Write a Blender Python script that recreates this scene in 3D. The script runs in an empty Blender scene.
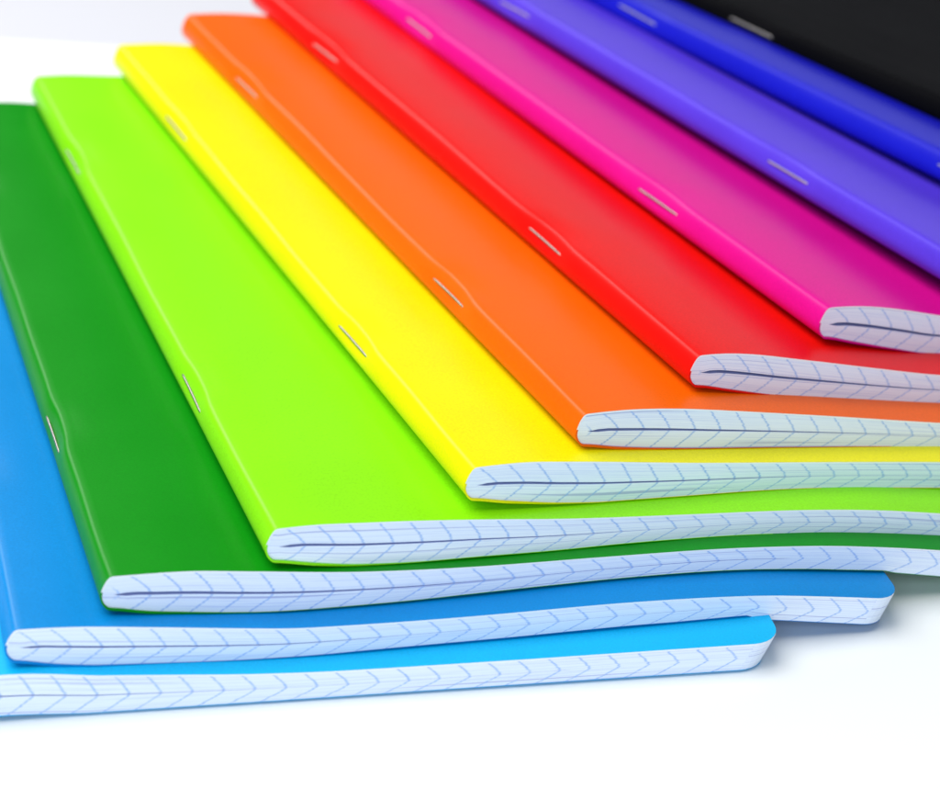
import bpy, math
import numpy as np

sc = bpy.context.scene
C = sc.collection
MM = 0.001
Y0 = 420.0                       # scene origin under the middle of the stack (mm)
W, L = 152.5, 210.0              # A5 exercise books, 5 mm squares
TC = 0.30                        # cover card thickness
R_CORNER = 5.2                   # rounded fore-edge corners
STAPLES = (54.6, 163.6)

# ------------------------------------------------------------------ materials
def new_mat(name):
    m = bpy.data.materials.new(name); m.use_nodes = True
    nt = m.node_tree
    return m, nt, nt.nodes['Principled BSDF']

def cover_mat(name, col, rough=0.42, spec=0.5):
    m, nt, b = new_mat(name)
    N, Lk = nt.nodes, nt.links
    tc = N.new('ShaderNodeTexCoord')
    n1 = N.new('ShaderNodeTexNoise'); n1.inputs['Scale'].default_value = 2600; n1.inputs['Detail'].default_value = 3
    n2 = N.new('ShaderNodeTexNoise'); n2.inputs['Scale'].default_value = 45; n2.inputs['Detail'].default_value = 4
    Lk.new(tc.outputs['Object'], n1.inputs['Vector']); Lk.new(tc.outputs['Object'], n2.inputs['Vector'])
    hsv = N.new('ShaderNodeHueSaturation'); hsv.inputs['Color'].default_value = (*col, 1)
    mr = N.new('ShaderNodeMapRange'); mr.inputs['To Min'].default_value = 0.90; mr.inputs['To Max'].default_value = 1.10
    mx = N.new('ShaderNodeMath'); mx.operation = 'ADD'
    m1 = N.new('ShaderNodeMath'); m1.operation = 'MULTIPLY'; m1.inputs[1].default_value = 0.7
    m2 = N.new('ShaderNodeMath'); m2.operation = 'MULTIPLY'; m2.inputs[1].default_value = 0.3
    Lk.new(n1.outputs['Fac'], m1.inputs[0]); Lk.new(n2.outputs['Fac'], m2.inputs[0])
    Lk.new(m1.outputs[0], mx.inputs[0]); Lk.new(m2.outputs[0], mx.inputs[1])
    Lk.new(mx.outputs[0], mr.inputs['Value']); mr.inputs['From Min'].default_value = 0.3; mr.inputs['From Max'].default_value = 0.7
    Lk.new(mr.outputs[0], hsv.inputs['Value']); Lk.new(hsv.outputs['Color'], b.inputs['Base Color'])
    rr = N.new('ShaderNodeMapRange'); rr.inputs['To Min'].default_value = rough - .05; rr.inputs['To Max'].default_value = rough + .05
    Lk.new(n2.outputs['Fac'], rr.inputs['Value']); Lk.new(rr.outputs[0], b.inputs['Roughness'])
    bp = N.new('ShaderNodeBump'); bp.inputs['Strength'].default_value = 0.10; bp.inputs['Distance'].default_value = 0.0001
    Lk.new(n1.outputs['Fac'], bp.inputs['Height']); Lk.new(bp.outputs[0], b.inputs['Normal'])
    b.inputs['Specular IOR Level'].default_value = spec
    return m

def math_node(nt, op, a, b=None, c=None):
    n = nt.nodes.new('ShaderNodeMath'); n.operation = op
    for i, v in enumerate((a, b, c)):
        if v is None: continue
        if isinstance(v, (int, float)): n.inputs[i].default_value = v
        else: nt.links.new(v, n.inputs[i])
    return n.outputs[0]

PAPER = (0.81, 0.88, 0.98)
def page_mat(name, ruled):
    """cut edge of squared paper: the shade between leaves painted as fine streaks, the printed squares as ticks
    that shift from leaf to leaf because the folded sheets were nested and trimmed"""
    m, nt, b = new_mat(name)
    N, Lk = nt.nodes, nt.links
    uv = N.new('ShaderNodeUVMap'); uv.uv_map = 'UVMap'
    sp = N.new('ShaderNodeSeparateXYZ'); Lk.new(uv.outputs[0], sp.inputs[0])
    u, v = sp.outputs[0], sp.outputs[1]                      # u in mm, v 0..1 through the thickness
    obi = N.new('ShaderNodeObjectInfo')
    rnd = obi.outputs['Random']
    # leaves, with the shade between them painted as darker streaks
    cmb = N.new('ShaderNodeCombineXYZ')
    Lk.new(math_node(nt, 'MULTIPLY', u, 0.035), cmb.inputs[0]); Lk.new(math_node(nt, 'MULTIPLY', v, 46.0), cmb.inputs[1])
    Lk.new(math_node(nt, 'MULTIPLY', rnd, 97.0), cmb.inputs[2])
    nz = N.new('ShaderNodeTexNoise'); nz.inputs['Scale'].default_value = 1.0; nz.inputs['Detail'].default_value = 2.5; nz.inputs['Roughness'].default_value = .65
    Lk.new(cmb.outputs[0], nz.inputs['Vector'])
    cr = N.new('ShaderNodeValToRGB'); cr.color_ramp.elements[0].position = .30; cr.color_ramp.elements[0].color = (0.61, 0.69, 0.90, 1)
    cr.color_ramp.elements[1].position = .50; cr.color_ramp.elements[1].color = (*PAPER, 1)
    Lk.new(nz.outputs['Fac'], cr.inputs['Fac'])
    # here and there painted shade, a long thin darker streak, as if a leaf stood back
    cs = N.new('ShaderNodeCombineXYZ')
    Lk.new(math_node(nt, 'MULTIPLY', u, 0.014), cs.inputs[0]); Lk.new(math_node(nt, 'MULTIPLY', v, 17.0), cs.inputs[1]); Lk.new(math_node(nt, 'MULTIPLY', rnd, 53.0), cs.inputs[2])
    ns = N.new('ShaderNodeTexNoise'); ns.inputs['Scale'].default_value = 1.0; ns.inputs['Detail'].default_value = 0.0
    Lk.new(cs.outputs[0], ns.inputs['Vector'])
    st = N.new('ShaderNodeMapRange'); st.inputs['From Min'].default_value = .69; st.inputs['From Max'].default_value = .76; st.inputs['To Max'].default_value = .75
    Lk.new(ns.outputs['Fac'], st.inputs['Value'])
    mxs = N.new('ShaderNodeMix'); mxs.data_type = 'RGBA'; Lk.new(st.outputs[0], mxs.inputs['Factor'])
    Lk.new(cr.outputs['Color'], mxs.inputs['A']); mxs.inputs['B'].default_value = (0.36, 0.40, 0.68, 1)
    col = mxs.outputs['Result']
    bp = N.new('ShaderNodeBump'); bp.inputs['Strength'].default_value = 0.25; bp.inputs['Distance'].default_value = 0.0001
    Lk.new(nz.outputs['Fac'], bp.inputs['Height']); Lk.new(bp.outputs[0], b.inputs['Normal'])
    if ruled:
        a = math_node(nt, 'ABSOLUTE', math_node(nt, 'SUBTRACT', math_node(nt, 'MULTIPLY', v, 2.0), 1.0))
        g = math_node(nt, 'SUBTRACT', 1.0, math_node(nt, 'POWER', a, 1.25))
        # each leaf a little out of register
        cm2 = N.new('ShaderNodeCombineXYZ'); Lk.new(math_node(nt, 'MULTIPLY', u, 0.02), cm2.inputs[0]); Lk.new(math_node(nt, 'MULTIPLY', v, 22.0), cm2.inputs[1]); Lk.new(math_node(nt, 'MULTIPLY', rnd, 31.0), cm2.inputs[2])
        n2 = N.new('ShaderNodeTexNoise'); n2.inputs['Scale'].default_value = 1.0; n2.inputs['Detail'].default_value = 2.0
        Lk.new(cm2.outputs[0], n2.inputs['Vector'])
        jit = math_node(nt, 'MULTIPLY', math_node(nt, 'SUBTRACT', n2.outputs['Fac'], 0.5), 0.85)
        t = math_node(nt, 'SUBTRACT', u, math_node(nt, 'MULTIPLY', g, 3.1))
        t = math_node(nt, 'ADD', math_node(nt, 'ADD', t, jit), math_node(nt, 'MULTIPLY', rnd, 5.0))
        f = math_node(nt, 'FRACT', math_node(nt, 'DIVIDE', t, 5.0))
        d = math_node(nt, 'ABSOLUTE', math_node(nt, 'SUBTRACT', f, 0.5))          # 0 on a line
        mr = N.new('ShaderNodeMapRange'); mr.inputs['From Min'].default_value = 0.014; mr.inputs['From Max'].default_value = 0.066
        mr.inputs['To Min'].default_value = 1.0; mr.inputs['To Max'].default_value = 0.0
        Lk.new(d, mr.inputs['Value'])
        # ink density varies from leaf to leaf
        cm3 = N.new('ShaderNodeCombineXYZ'); Lk.new(math_node(nt, 'MULTIPLY', u, 0.25), cm3.inputs[0]); Lk.new(math_node(nt, 'MULTIPLY', v, 30.0), cm3.inputs[1])
        n3 = N.new('ShaderNodeTexNoise'); n3.inputs['Scale'].default_value = 1.0; n3.inputs['Detail'].default_value = 2.0
        Lk.new(cm3.outputs[0], n3.inputs['Vector'])
        k = N.new('ShaderNodeMapRange'); k.inputs['From Min'].default_value = .32; k.inputs['From Max'].default_value = .62; k.inputs['To Min'].default_value = 0.40; k.inputs['To Max'].default_value = 0.9
        Lk.new(n3.outputs['Fac'], k.inputs['Value'])
        em = N.new('ShaderNodeMapRange'); em.inputs['From Min'].default_value = 3.6; em.inputs['From Max'].default_value = 4.8; Lk.new(u, em.inputs['Value']); edge = em.outputs[0]
        fac = math_node(nt, 'MULTIPLY', math_node(nt, 'MULTIPLY', mr.outputs[0], k.outputs[0]), edge)
        mix = N.new('ShaderNodeMix'); mix.data_type = 'RGBA'
        Lk.new(fac, mix.inputs['Factor']); Lk.new(col, mix.inputs['A']); mix.inputs['B'].default_value = (0.26, 0.45, 0.84, 1)
        col = mix.outputs['Result']
    Lk.new(col, b.inputs['Base Color'])
    b.inputs['Roughness'].default_value = 0.8
    b.inputs['Specular IOR Level'].default_value = 0.2
    return m

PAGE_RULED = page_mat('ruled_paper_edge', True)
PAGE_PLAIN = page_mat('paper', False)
m, nt, b = new_mat('white_card_core'); b.inputs['Base Color'].default_value = (0.86, 0.88, 0.92, 1); b.inputs['Roughness'].default_value = .7
CARD = m
m, nt, b = new_mat('shaded_squared_page'); b.inputs['Base Color'].default_value = (0.42, 0.48, 0.78, 1); b.inputs['Roughness'].default_value = .8  # blue print of the squares averaged, plus painted shade inside the fold
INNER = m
m, nt, b = new_mat('staple_steel'); b.inputs['Base Color'].default_value = (0.40, 0.38, 0.36, 1); b.inputs['Metallic'].default_value = 1.0; b.inputs['Roughness'].default_value = .38
STEEL = m
def table_mat():
    m, nt, b = new_mat('white_tabletop')
    N, Lk = nt.nodes, nt.links
    tc = N.new('ShaderNodeTexCoord'); n = N.new('ShaderNodeTexNoise'); n.inputs['Scale'].default_value = 14; n.inputs['Detail'].default_value = 6
    Lk.new(tc.outputs['Object'], n.inputs['Vector'])
    cr = N.new('ShaderNodeValToRGB'); cr.color_ramp.elements[0].color = (0.86, 0.89, 0.90, 1); cr.color_ramp.elements[1].color = (0.88, 0.91, 0.92, 1)
    Lk.new(n.outputs['Fac'], cr.inputs['Fac']); Lk.new(cr.outputs['Color'], b.inputs['Base Color'])
    b.inputs['Roughness'].default_value = .6
    return m
TABLE = table_mat()
m, nt, b = new_mat('pale_backdrop'); b.inputs['Base Color'].default_value = (0.78, 0.79, 0.86, 1); b.inputs['Roughness'].default_value = .9
BACK = m

# ------------------------------------------------------------------ helpers
def link_mesh(name, verts, faces, mats, midx=None, parent=None, smooth=None, uvs=None):
    me = bpy.data.meshes.new(name)
    me.from_pydata([tuple(v) for v in verts], [], faces)
    for mm in mats: me.materials.append(mm)
    if midx is not None: me.polygons.foreach_set('material_index', midx)
    if smooth is not None: me.polygons.foreach_set('use_smooth', smooth)
    if uvs is not None:
        l = me.uv_layers.new(name='UVMap')
        for p in me.polygons:
            for li, q in zip(p.loop_indices, uvs[p.index]): l.data[li].uv = q
    me.update()
    o = bpy.data.objects.new(name, me); C.objects.link(o)
    if parent is not None: o.parent = parent
    return o

def interp(x, X, Y):
    """monotone cubic interpolation with linear ends"""
    X = np.asarray(X, float); Y = np.asarray(Y, float); x = np.asarray(x, float)
    h = np.diff(X); d = np.diff(Y) / h
    mm = np.zeros(len(X)); mm[0], mm[-1] = d[0], d[-1]
    for i in range(1, len(X) - 1):
        if d[i-1] * d[i] > 0:
            w1, w2 = 2*h[i] + h[i-1], h[i] + 2*h[i-1]
            mm[i] = (w1 + w2) / (w1/d[i-1] + w2/d[i])
    i = np.clip(np.searchsorted(X, x) - 1, 0, len(X) - 2)
    t = (x - X[i]) / h[i]
    y = ((1+2*t)*(1-t)**2*Y[i] + t*(1-t)**2*h[i]*mm[i] + t*t*(3-2*t)*Y[i+1] + t*t*(t-1)*h[i]*mm[i+1])
    y = np.where(x < X[0], Y[0] + (x-X[0])*mm[0], y)
    return np.where(x > X[-1], Y[-1] + (x-X[-1])*mm[-1], y)

def gsmooth(a, sig, axis):
    r = int(3*sig) + 1
    k = np.exp(-.5*(np.arange(-r, r+1)/sig)**2); k /= k.sum()
    pad = [(0, 0)]*a.ndim; pad[axis] = (r, r)
    ap = np.pad(a, pad, mode='reflect', reflect_type='odd') if a.shape[axis] > r else np.pad(a, pad, mode='edge')
    return np.apply_along_axis(lambda q: np.convolve(q, k, 'valid'), axis, ap)

TX = [4, 8, 12, 18, 25, 40, 52, 65, 78, 100, 148]
TY = [5.8, 7.0, 7.5, 7.9, 7.9, 7.1, 6.3, 5.5, 5.15, 5.1, 5.3]

# near corner x, y (mm), turn (deg), top-of-book outline along its near edge (mm)
BOOKS = [
 dict(pos=(-95.4, 346.8), th=12.8, top=[(4,6.2),(8,7.4),(12,8.0),(18,8.5),(25.6,8.6),(41,7.1),(52,6.1),(63,5.4),(80,5.25),(102,5.25),(130,5.05),(142,4.65),(149,4.5)],
      col=(0.004,0.45,0.82), gap=.35,
      label='pale cyan blue notebook lying lowest, flat on the white table under the whole fan'),
 dict(pos=(-71.9, 354.2), th=15.69, top=[(4.4,15.3),(10.6,15.0),(24.7,13.5),(39,11.9),(48.7,11.0),(78.6,10.4),(99,10.5),(112,10.25),(119.9,9.9),(127,9.4),(137.8,8.1),(148.9,6.6)],
      col=(0.001,0.235,0.62), gap=.42,
      label='azure blue notebook lying directly on the pale cyan one, its right end drooping over it'),
 dict(pos=(-58.1, 361.9), th=17.86, top=[(3.8,21.2),(14.6,20.8),(24.3,19.6),(44.1,17.2),(64.5,15.8),(85.3,15.1),(103.2,14.5),(121.6,13.1),(134.9,11.2),(148.4,8.7)],
      col=(0.002,0.25,0.004), gap=.60, st=(-1, 0), longer=3.5,
      label='dark green notebook lying on the azure blue one and under the lime green one'),
 dict(pos=(-33.0, 371.2), th=19.9, top=[(3.9,26.1),(7.5,26.1),(17.5,25.3),(38.1,23.3),(52.1,21.7),(73.8,19.7),(96.2,17.6),(109.8,15.8),(123.7,13.3),(148,8.7)],
      col=(0.255,0.78,0.004), gap=.50,
      label='lime green notebook lying on the dark green one and under the yellow one'),
 dict(pos=(-1.8, 385.6), th=23.96, top=[(4.2,31.4),(11.7,31.0),(19,29.9),(41.6,26.2),(65.1,22.6),(94,17.9),(120,13.5),(148,9)],
      col=(0.83,0.77,0.001), gap=.50,
      label='bright yellow notebook lying on the lime green one and under the orange one'),
 dict(pos=(16.3, 398.8), th=25.13, top=[(4.4,35.6),(9.9,35.3),(21.5,33.7),(25.4,32.9),(45.6,28.6),(75.2,22.2),(100,17.5),(125,13.5),(148,10)],
      col=(0.86,0.125,0.001), gap=.52, st=(1.5, 4),
      label='orange notebook lying on the yellow one and under the red one'),
 dict(pos=(35.8, 416.1), th=26.63, top=[(4.1,39.3),(7.7,39.0),(12.8,38.1),(24.4,35.0),(39.5,30.9),(55.1,26.9),(80,22.5),(110,17),(148,10.5)],
      col=(0.78,0.005,0.003), gap=.62, st=(3, 3),
      label='red notebook lying on the orange one and under the magenta pink one'),
 dict(pos=(60.2, 438.5), th=28.41, top=[(4.2,39.5),(10.5,38.6),(19.6,36.3),(29,33.4),(53,28.6),(100,20.3),(148,12)],
      col=(0.70,0.004,0.26), gap=.70, st=(4, 3),
      label='magenta pink notebook lying on the red one and under the violet one'),
 dict(pos=(89.2, 457.6), th=31.51, top=[(4.2,40.7),(10.5,39.8),(19.6,37.5),(29,34.6),(53,29.8),(100,21.5),(148,13)],
      col=(0.095,0.045,0.67), gap=.6, st=(3, 2),
      label='violet notebook with a shiny staple, lying on the magenta pink one'),
 dict(pos=(126.5, 464.7), th=35.37, top=[(4.2,41.0),(10.5,40.1),(19.6,37.8),(29,34.9),(53,30.1),(100,21.8),(148,13.4)],
      col=(0.010,0.012,0.50), gap=.6,
      label='deep royal blue notebook lying on the violet one beside the black one'),
 dict(pos=(160.5, 464.2), th=38.9, top=[(4.2,41.5),(10.5,40.6),(19.6,38.3),(29,35.4),(53,30.6),(100,22.3),(148,13.8)],
      col=(0.003,0.003,0.004), gap=.6, spec=.015, rough=.5,
      label='black notebook lying on top of the fan, partly cut off at the right'),
]

# sampling: u runs from the ridge (4 mm) to the fore-edge, v from the near end to the far end
lx = np.concatenate([np.arange(4, 24, 1.0), np.arange(24, W - R_CORNER, 2.0), W - R_CORNER + R_CORNER*np.sin(np.linspace(0, math.pi/2, 9))])
dcor = R_CORNER*(1 - np.cos(np.linspace(0, math.pi/2, 8)))
ly = np.concatenate([dcor, np.arange(R_CORNER + 2, L - R_CORNER - 1, 1.75), L - dcor[::-1]])
NU, NV = len(lx), len(ly)
GX = np.arange(0, W + 1, 1.0); GY = np.arange(0, L + 1, 3.0)

def thick(x): return interp(np.maximum(x, 4), TX, TY)

def catmull(P, n):
    P = np.asarray(P, float); Q = np.vstack([2*P[0]-P[1], P, 2*P[-1]-P[-2]]); out = []
    for i in range(1, len(Q)-2):
        for t in np.linspace(0, 1, n, endpoint=False):
            p0, p1, p2, p3 = Q[i-1:i+3]
            out.append(.5*((2*p1)+(-p0+p2)*t+(2*p0-5*p1+4*p2-p3)*t*t+(-p0+3*p1-3*p2+p3)*t**3))
    out.append(P[-1]); return np.array(out)

# the rounded spine from the ridge crease round to the underside: (x in mm, height fraction)
NOSE = catmull([(4.0,1.0),(3.6,.985),(3.15,.93),(2.6,.79),(2.15,.61),(1.92,.44),(2.0,.29),(2.4,.15),(3.1,.04),(4.0,0.0)], 3)[1:-1]
NN = len(NOSE)

prev = None
def build(i, bk):
    global prev
    rs = np.random.RandomState(40 + i)
    stp = [q + o for q, o in zip(STAPLES, bk.get('st', (0, 0)))]
    th = math.radians(bk['th']); c, s = math.cos(th), math.sin(th); px, py = bk['pos']
    # ---- height field of the underside on a coarse grid, draped over the book below
    X, Y = np.meshgrid(GX, GY, indexing='ij')
    TXs = [a for a, _ in bk['top']]; TYs = [b for _, b in bk['top']]
    xs = np.arange(0, W + 1, 1.0)
    prof = gsmooth(interp(np.maximum(xs, 4), TXs, TYs), 2.0, 0)
    T = gsmooth(thick(xs), 2.0, 0)
    zb = np.repeat((prof - T)[:, None], len(GY), 1)
    if i > 0:
        wx = px + X*c - Y*s; wy = py + X*s + Y*c
        dx, dy = wx - prev['p'][0], wy - prev['p'][1]
        qx = dx*prev['c'] + dy*prev['s']; qy = -dx*prev['s'] + dy*prev['c']
        ins = (qx > 1) & (qx < W - .5) & (qy > -2) & (qy < L + 1)
        ix = np.clip(qx, 0, W - 1e-3); iy = np.clip(qy/3.0, 0, len(GY) - 1 - 1e-3)
        a, b_ = ix.astype(int), iy.astype(int); fa, fb = ix - a, iy - b_
        zt = prev['zt']
        tp = (zt[a, b_]*(1-fa)*(1-fb) + zt[a+1, b_]*fa*(1-fb) + zt[a, b_+1]*(1-fa)*fb + zt[a+1, b_+1]*fa*fb)
        floor = np.where(ins, tp + .03, .15)
        # the leaves give a little where the books press on each other; what is left lifts the book
        zt_ = np.repeat(prof[:, None], len(GY), 1)
        need = np.where(X > 5, floor + .74*T[:, None] - zt_, 0)
        lift = np.maximum(need, 0)
        lift = np.maximum(gsmooth(gsmooth(lift, 5.0, 0), 3.0, 1), 0)
        zt_ = zt_ + lift
        zb = zt_ - T[:, None]
        ex = np.where(X > 5, np.maximum(floor - zb, 0), 0)
        zb = zb + np.maximum(ex, gsmooth(ex, 11.0, 0))
        zb = np.maximum(gsmooth(zb, 1.2, 0), np.where(X > 5, floor - .04, -9))
        zb = np.minimum(zb, zt_ - 2.5)
        print('drape', i, 'lift near', np.round(lift[::20, 0], 1), 'far', np.round(lift[::20, -1], 1), 'squeeze', np.round((T[:, None] - zt_ + zb)[::20, 0], 1))
        ztg = zt_
    else:
        zb = np.maximum(zb, .12); ztg = zb + T[:, None]
    prev = dict(p=(px, py), c=c, s=s, zt=ztg)

    def samp(F, x, y):
        ix = np.clip(x, 0, W - 1e-3); iy = np.clip(y/3.0, 0, len(GY) - 1 - 1e-3)
        a, b_ = ix.astype(int), iy.astype(int); fa, fb = ix - a, iy - b_
        return F[a, b_]*(1-fa)*(1-fb) + F[a+1, b_]*fa*(1-fb) + F[a, b_+1]*(1-fa)*fb + F[a+1, b_+1]*fa*fb
    # ---- outline of the cross-section at every station along the spine
    U, V = np.meshgrid(lx, ly, indexing='ij')
    d = np.minimum(V, L - V)
    wmax = np.where(d < R_CORNER, W - R_CORNER + np.sqrt(np.maximum(R_CORNER**2 - (R_CORNER - d)**2, .04)), W)
    xx = np.where(U > W - R_CORNER, W - R_CORNER + (U - (W - R_CORNER))*(wmax - (W - R_CORNER))/R_CORNER, U)
    G = sum(rs.uniform(.65, 1.15)*np.exp(-(np.abs(ly - q)/7.8)**3) for q in stp)
    # slow wander of the crease and of the cover card
    wob = sum(rs.uniform(-.09, .09)*np.sin(ly/L*math.pi*k + rs.uniform(0, 6)) for k in (2, 3, 5, 7, 11))
    ph = rs.uniform(0, 6, 6)
    wav = .10*np.sin(xx/23 + V/61 + ph[0]) + .07*np.sin(xx/13 - V/37 + ph[1]) + .05*np.sin(V/19 + ph[2] + xx/90)
    wav = wav*np.clip((xx - 6)/20, 0, 1)*np.clip((W - xx)/30 + .3, 0, 1)
    tz = samp(ztg, xx, V) + wav*.8
    bz = samp(zb, xx, V)
    tz = tz - .28*G[None, :]*np.exp(-((xx - 4)/3.2)**2)
    sh = 2.0*np.clip((xx - 4)/24, 0, 1)
    xo = xx + bk.get('longer', 0)*np.clip((xx - 50)/100, 0, 1.03)
    topx, botx = xo + sh*.5, xo - sh*.5
    near = np.clip(1 - V/3.0, 0, 1)
    topx[:3] += (wob[None, :] + .85*G[None, :])*np.array([1, .8, .45])[:, None]
    # nose
    nx = np.empty((NN, NV)); nz = np.empty((NN, NV))
    zt0, zb0 = tz[0], bz[0]
    for k, (a, f) in enumerate(NOSE):
        w = math.exp(-((f - .95)/.28)**2)
        nx[k] = a + w*(wob + .85*G) + .55*G*math.exp(-((f - .6)/.25)**2)
        nz[k] = zb0 + f*(zt0 - zb0)
    PX = np.vstack([topx[::-1], nx, botx]); PZ = np.vstack([tz[::-1], nz, bz])       # fore-edge top -> spine -> fore-edge bottom
    NP = len(PX); kt = NU; kb = NU + NN                                              # index ranges: top, nose, bottom
    tx_, tz_ = np.gradient(PX, axis=0), np.gradient(PZ, axis=0)
    ln = np.maximum(np.hypot(tx_, tz_), 1e-6); tx_, tz_ = tx_/ln, tz_/ln
    # smooth the tangent so that corners in the outline do not fold the inner skin
    tx_, tz_ = gsmooth(tx_, 1.0, 0), gsmooth(tz_, 1.0, 0); ln = np.hypot(tx_, tz_); tx_, tz_ = tx_/ln, tz_/ln
    nxn, nzn = -tz_, tx_                    # inward normal (outline runs right->left on top)
    def inset(t): return PX + nxn*t, PZ + nzn*t
    PYg = np.repeat(ly[None, :], NP, 0)
    # underside of the cover stands a little proud of the trimmed pages
    lip = np.zeros(NP); fr = np.concatenate([np.ones(NU), NOSE[:, 1], np.zeros(NU)])
    lip = np.clip((.34 - fr)/.3, 0, 1)*.40
    lip_in = lip.copy()
    ramp = np.clip((lx - 10)/22, 0, 1)
    lip[kb:] = .40 - .85*ramp; lip_in[kb:] = .40 - .32*ramp
    PYc = PYg - lip[:, None]*np.clip(1 - ly/2.0, 0, 1)[None, :]
    PYi = PYg - lip_in[:, None]*np.clip(1 - ly/2.0, 0, 1)[None, :]
    PYi = PYi - .06*np.clip(1 - ly/2.0, 0, 1)[None, :] + .06*np.clip(1 - (L - ly)/2.0, 0, 1)[None, :]
    PYc = PYc - .06*np.clip(1 - ly/2.0, 0, 1)[None, :] + .06*np.clip(1 - (L - ly)/2.0, 0, 1)[None, :]

    root = bpy.data.objects.new('notebook', None); C.objects.link(root)
    root.empty_display_size = .02
    root.location = (px*MM, (py - Y0)*MM, 0); root.rotation_euler = (0, 0, th)
    root['label'] = bk['label']; root['category'] = 'notebook'; root['group'] = 'exercise books fanned out in a stack'

    # ---- cover
    IX, IZ = inset(TC)
    vs = np.concatenate([np.stack([PX, PYc, PZ], -1).reshape(-1, 3), np.stack([IX, PYi, IZ], -1).reshape(-1, 3)])*MM
    idx = lambda p, v, q=0: q*NP*NV + p*NV + v
    F, MI, SM = [], [], []
    for p in range(NP-1):
        for v in range(NV-1):
            F.append((idx(p, v), idx(p, v+1), idx(p+1, v+1), idx(p+1, v))); MI.append(0); SM.append(True)
            F.append((idx(p, v, 1), idx(p+1, v, 1), idx(p+1, v+1, 1), idx(p, v+1, 1))); MI.append(1 if p < kt + 12 else 0); SM.append(True)
        mi = 1 if p < kt + 12 else 0
        F.append((idx(p, 0), idx(p+1, 0), idx(p+1, 0, 1), idx(p, 0, 1))); MI.append(mi); SM.append(False)
        F.append((idx(p, NV-1), idx(p, NV-1, 1), idx(p+1, NV-1, 1), idx(p+1, NV-1))); MI.append(1); SM.append(False)
    for p, fl in ((0, 0), (NP-1, 1)):
        for v in range(NV-1):
            q = (idx(p, v), idx(p, v, 1), idx(p, v+1, 1), idx(p, v+1))
            F.append(q if fl == 0 else q[::-1]); MI.append(1 - fl); SM.append(False)
    cm = cover_mat('cover_card', bk['col'], rough=bk.get('rough', .37), spec=bk.get('spec', .15))
    link_mesh('cover', vs, F, [cm, CARD], MI, root, SM)

    # ---- page block with the open fold as a real slit
    QX, QZ = inset(TC + .025)
    e = .12                                                            # pages stop just short of the cover at the fore-edge
    tX, tZ = QX[:kt][::-1], QZ[:kt][::-1]; bX, bZ = QX[kb:], QZ[kb:]
    mX, mZ = (tX + bX)/2, tZ*.49 + bZ*.51
    g = bk['gap']*np.clip((lx - 4.4)/1.6, 0, 1)**.7*(.12 + .88*np.clip(1 - (lx - 7)/62, 0, 1)**1.1)
    g = g*(lx < 118)*(lx > 4.6)
    hook = -.28*np.clip(1 - (lx - 5)/3.0, 0, 1)
    mZ = mZ + hook[:, None]
    groups = [(tX, tZ), (mX, mZ + g[:, None]/2), (mX, mZ - g[:, None]/2), (bX, bZ), (QX[kt:kb], QZ[kt:kb])]
    off = []; allv = []; n = 0
    for a, z in groups:
        off.append(n); yy = np.repeat(ly[None, :len(ly)], len(a), 0)
        allv.append(np.stack([a, yy, z], -1).reshape(-1, 3)); n += len(a)*NV
    vs = np.concatenate(allv)*MM
    I = lambda k, u, v: off[k] + u*NV + v
    F, MI, SM, UVs = [], [], [], []
    arc = np.concatenate([[0], np.cumsum(np.hypot(np.diff(xx[:, 20]), 0))]) + 4.0
    def add(f, mi, uv, sm=False): F.append(f); MI.append(mi); SM.append(sm); UVs.append(uv)
    Z4 = ((0, 0),)*4
    VF = (1.0, .51, .49, 0.0)
    for u in range(NU-1):
        a0, a1 = arc[u], arc[u+1]
        for v, flip in ((0, 0), (NV-1, 1)):
            for k0, k1 in ((0, 1), (2, 3)):
                q = (I(k0, u, v), I(k1, u, v), I(k1, u+1, v), I(k0, u+1, v)); uvq = ((a0, VF[k0]), (a0, VF[k1]), (a1, VF[k1]), (a1, VF[k0]))
                add(q if not flip else q[::-1], 0, uvq if not flip else uvq[::-1])
        for v in range(NV-1):
            add((I(0, u, v), I(0, u+1, v), I(0, u+1, v+1), I(0, u, v+1)), 1, Z4, True)
            add((I(3, u, v), I(3, u, v+1), I(3, u+1, v+1), I(3, u+1, v)), 1, Z4, True)
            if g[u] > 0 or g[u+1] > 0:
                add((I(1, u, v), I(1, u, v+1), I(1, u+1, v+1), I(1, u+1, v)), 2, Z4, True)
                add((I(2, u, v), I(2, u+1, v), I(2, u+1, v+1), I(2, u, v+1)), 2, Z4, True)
    for v in range(NV-1):                                               # fore-edge
        for k0, k1 in ((0, 1), (1, 2), (2, 3)):
            yv = ((ly[v], VF[k0]), (ly[v], VF[k1]), (ly[v+1], VF[k1]), (ly[v+1], VF[k0]))
            add((I(k0, NU-1, v), I(k1, NU-1, v), I(k1, NU-1, v+1), I(k0, NU-1, v+1)), 1, yv)
        for k in range(NN-1):                                           # rounded back
            add((I(4, k, v), I(4, k, v+1), I(4, k+1, v+1), I(4, k+1, v)), 1, Z4, True)
        add((I(0, 0, v), I(0, 0, v+1), I(4, 0, v+1), I(4, 0, v)), 1, Z4, True)
        add((I(4, NN-1, v), I(4, NN-1, v+1), I(3, 0, v+1), I(3, 0, v)), 1, Z4, True)
    for v, flip in ((0, 0), (NV-1, 1)):                                 # ends of the rounded back
        ring = [(I(0, 0, v), 1.0, QX[kt-1, v])] + [(I(4, k, v), NOSE[k][1], QX[kt+k, v]) for k in range(NN)] + [(I(3, 0, v), 0.0, QX[kb, v])]
        ctr = (I(1, 0, v), .5, mX[0, v])
        for a, b_ in zip(ring[:-1], ring[1:]):
            f = (ctr[0], a[0], b_[0]); uvq = ((ctr[2], ctr[1]), (a[2], a[1]), (b_[2], b_[1]))
            add(f if not flip else f[::-1], 0, uvq if not flip else uvq[::-1])
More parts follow.
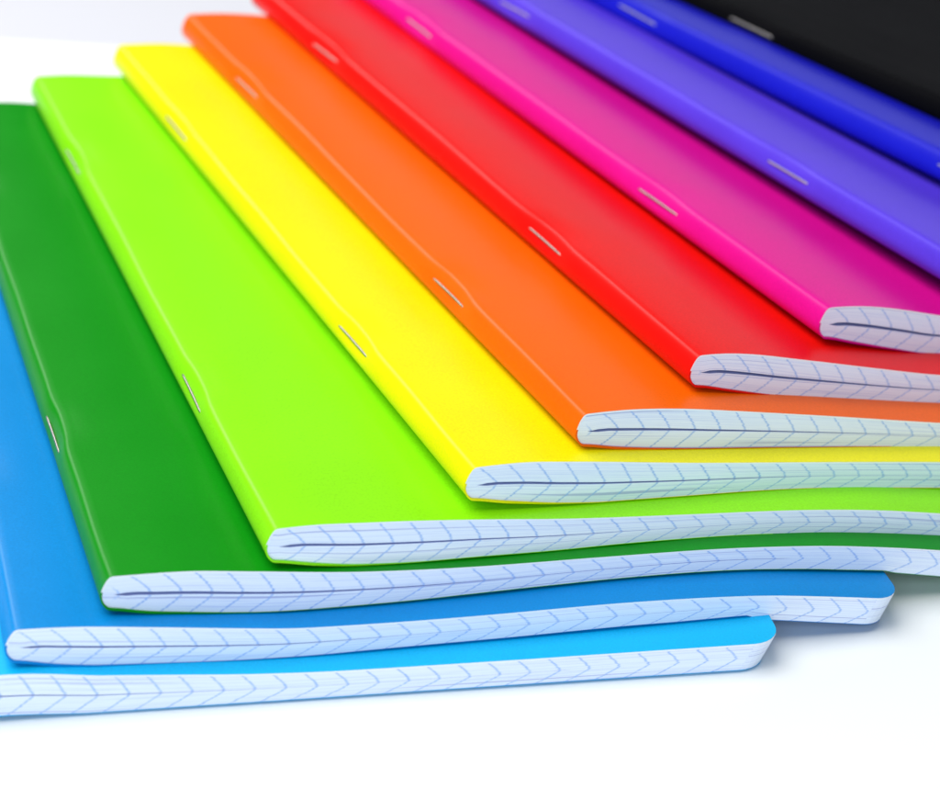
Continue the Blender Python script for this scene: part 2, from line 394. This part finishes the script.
    link_mesh('page_block', vs, F, [PAGE_RULED, PAGE_PLAIN, INNER], MI, root, SM, UVs)

    # ---- staples: a bent wire lying in the dented spine, its ends turned in
    for q in stp:
        j = int(np.argmin(abs(ly - q)))
        k = kt + 11                                                      # station on the spine face
        nrm = np.array([nxn[k, j], 0, nzn[k, j]])
        ctr0 = np.array([PX[k, j], q + rs.uniform(-.8, .8), PZ[k, j]])
        side0 = np.cross(nrm, np.array([0, 1., 0])); tip = rs.uniform(-.22, .22)
        half = 6.9*rs.uniform(.95, 1.05); r = .24; path = []
        for a in np.linspace(-1, 1, 17):
            yy = ctr0[1] + a*half
            surf = np.array([np.interp(yy, ly, PX[k]), yy, np.interp(yy, ly, PZ[k])])
            flat = np.array([ctr0[0], yy, ctr0[2]])
            path.append(.35*surf + .65*flat + side0*a*tip + nrm*(-.17 + .10*abs(a)**6))
        for sgn, ins in ((-1, 0), (1, None)):
            e1 = ctr0 + np.array([0, sgn*(half + .35), 0]) + nrm*.42
            e2 = ctr0 + np.array([0, sgn*(half + .40), 0]) + nrm*1.1
            if sgn < 0: path = [e2, e1] + path
            else: path = path + [e1, e2]
        path = np.array(path); ns = 10; tv, tf = [], []
        tg = np.gradient(path, axis=0); tg /= np.linalg.norm(tg, axis=1)[:, None]
        side = np.cross(nrm, np.array([0, 1., 0])); side /= np.linalg.norm(side)
        for pnt, t in zip(path, tg):
            up = np.cross(t, side); up /= np.linalg.norm(up)
            for a in range(ns):
                an = 2*math.pi*a/ns; tv.append(pnt + r*(math.cos(an)*side + math.sin(an)*up))
        for a in range(len(path)-1):
            for b_ in range(ns):
                tf.append((a*ns+b_, a*ns+(b_+1) % ns, (a+1)*ns+(b_+1) % ns, (a+1)*ns+b_))
        tf.append(tuple(range(ns))[::-1]); tf.append(tuple(range((len(path)-1)*ns, len(path)*ns)))
        link_mesh('staple', np.array(tv)*MM, tf, [STEEL], None, root, [True]*len(tf))
    return root

for i, bk in enumerate(BOOKS): build(i, bk)

# ------------------------------------------------------------------ setting
def slab(name, x0, x1, y0, y1, z0, z1, mat):
    v = [(x, y, z) for z in (z0, z1) for y in (y0, y1) for x in (x0, x1)]
    f = [(0,2,3,1),(4,5,7,6),(0,1,5,4),(2,6,7,3),(0,4,6,2),(1,3,7,5)]
    o = link_mesh(name, v, f, [mat]); o['kind'] = 'structure'; return o
slab('tabletop', -1.2, 1.2, -0.42, 0.245, -0.03, 0.0, TABLE)
slab('floor', -3, 3, -2.0, 4.0, -0.12, -0.10, BACK)

# ------------------------------------------------------------------ light
w = bpy.data.worlds.new('World'); sc.world = w; w.use_nodes = True
bg = w.node_tree.nodes['Background']; bg.inputs['Color'].default_value = (0.72, 0.80, 1.0, 1); bg.inputs['Strength'].default_value = 0.07
from mathutils import Vector
def area(name, loc, target, sx, sy, watts, col):
    l = bpy.data.lights.new(name, 'AREA'); l.shape = 'RECTANGLE'; l.size = sx; l.size_y = sy; l.energy = watts; l.color = col
    o = bpy.data.objects.new(name, l); C.objects.link(o); o.location = loc
    o.rotation_euler = (Vector(target) - Vector(loc)).to_track_quat('-Z', 'Y').to_euler(); return o
area('softbox', (-0.38, 0.0, 0.86), (0, 0.02, 0), 1.0, 0.9, 12.0, (1.0, 0.985, 0.95))
area('window_light', (-0.55, 0.80, 0.60), (0, 0.05, 0), 0.45, 0.45, 4.0, (1.0, 0.99, 0.97))
area('fill_light', (-0.05, -1.1, 0.50), (0, 0, 0), 1.2, 0.8, 9.0, (0.70, 0.84, 1.0))
area('sheen_strip', (0.45, 1.3, 0.36), (0.1, 0.1, 0.03), 1.1, 0.36, 1.0, (0.95, 0.97, 1.0))  # added strip lamp low behind the books, puts sheen on the upper covers

# ------------------------------------------------------------------ camera
cd = bpy.data.cameras.new('camera'); co = bpy.data.objects.new('camera', cd); C.objects.link(co)
co.location = (0, -Y0*MM, 0.23975)
from mathutils import Matrix
tilt, roll = 0.46674, -0.05807
co.matrix_world = Matrix.Translation(co.location) @ Matrix.Rotation(math.pi/2 - tilt, 4, 'X') @ Matrix.Rotation(-roll, 4, 'Z')
cd.sensor_width = 36; cd.lens = 2691.9/940*36
cd.clip_start = .01; cd.clip_end = 50
cd.dof.use_dof = True; cd.dof.focus_distance = 0.455; cd.dof.aperture_fstop = 21
sc.camera = co
sc.view_settings.view_transform = 'Standard'; sc.view_settings.look = 'None'; sc.view_settings.exposure = 0; sc.view_settings.gamma = 1
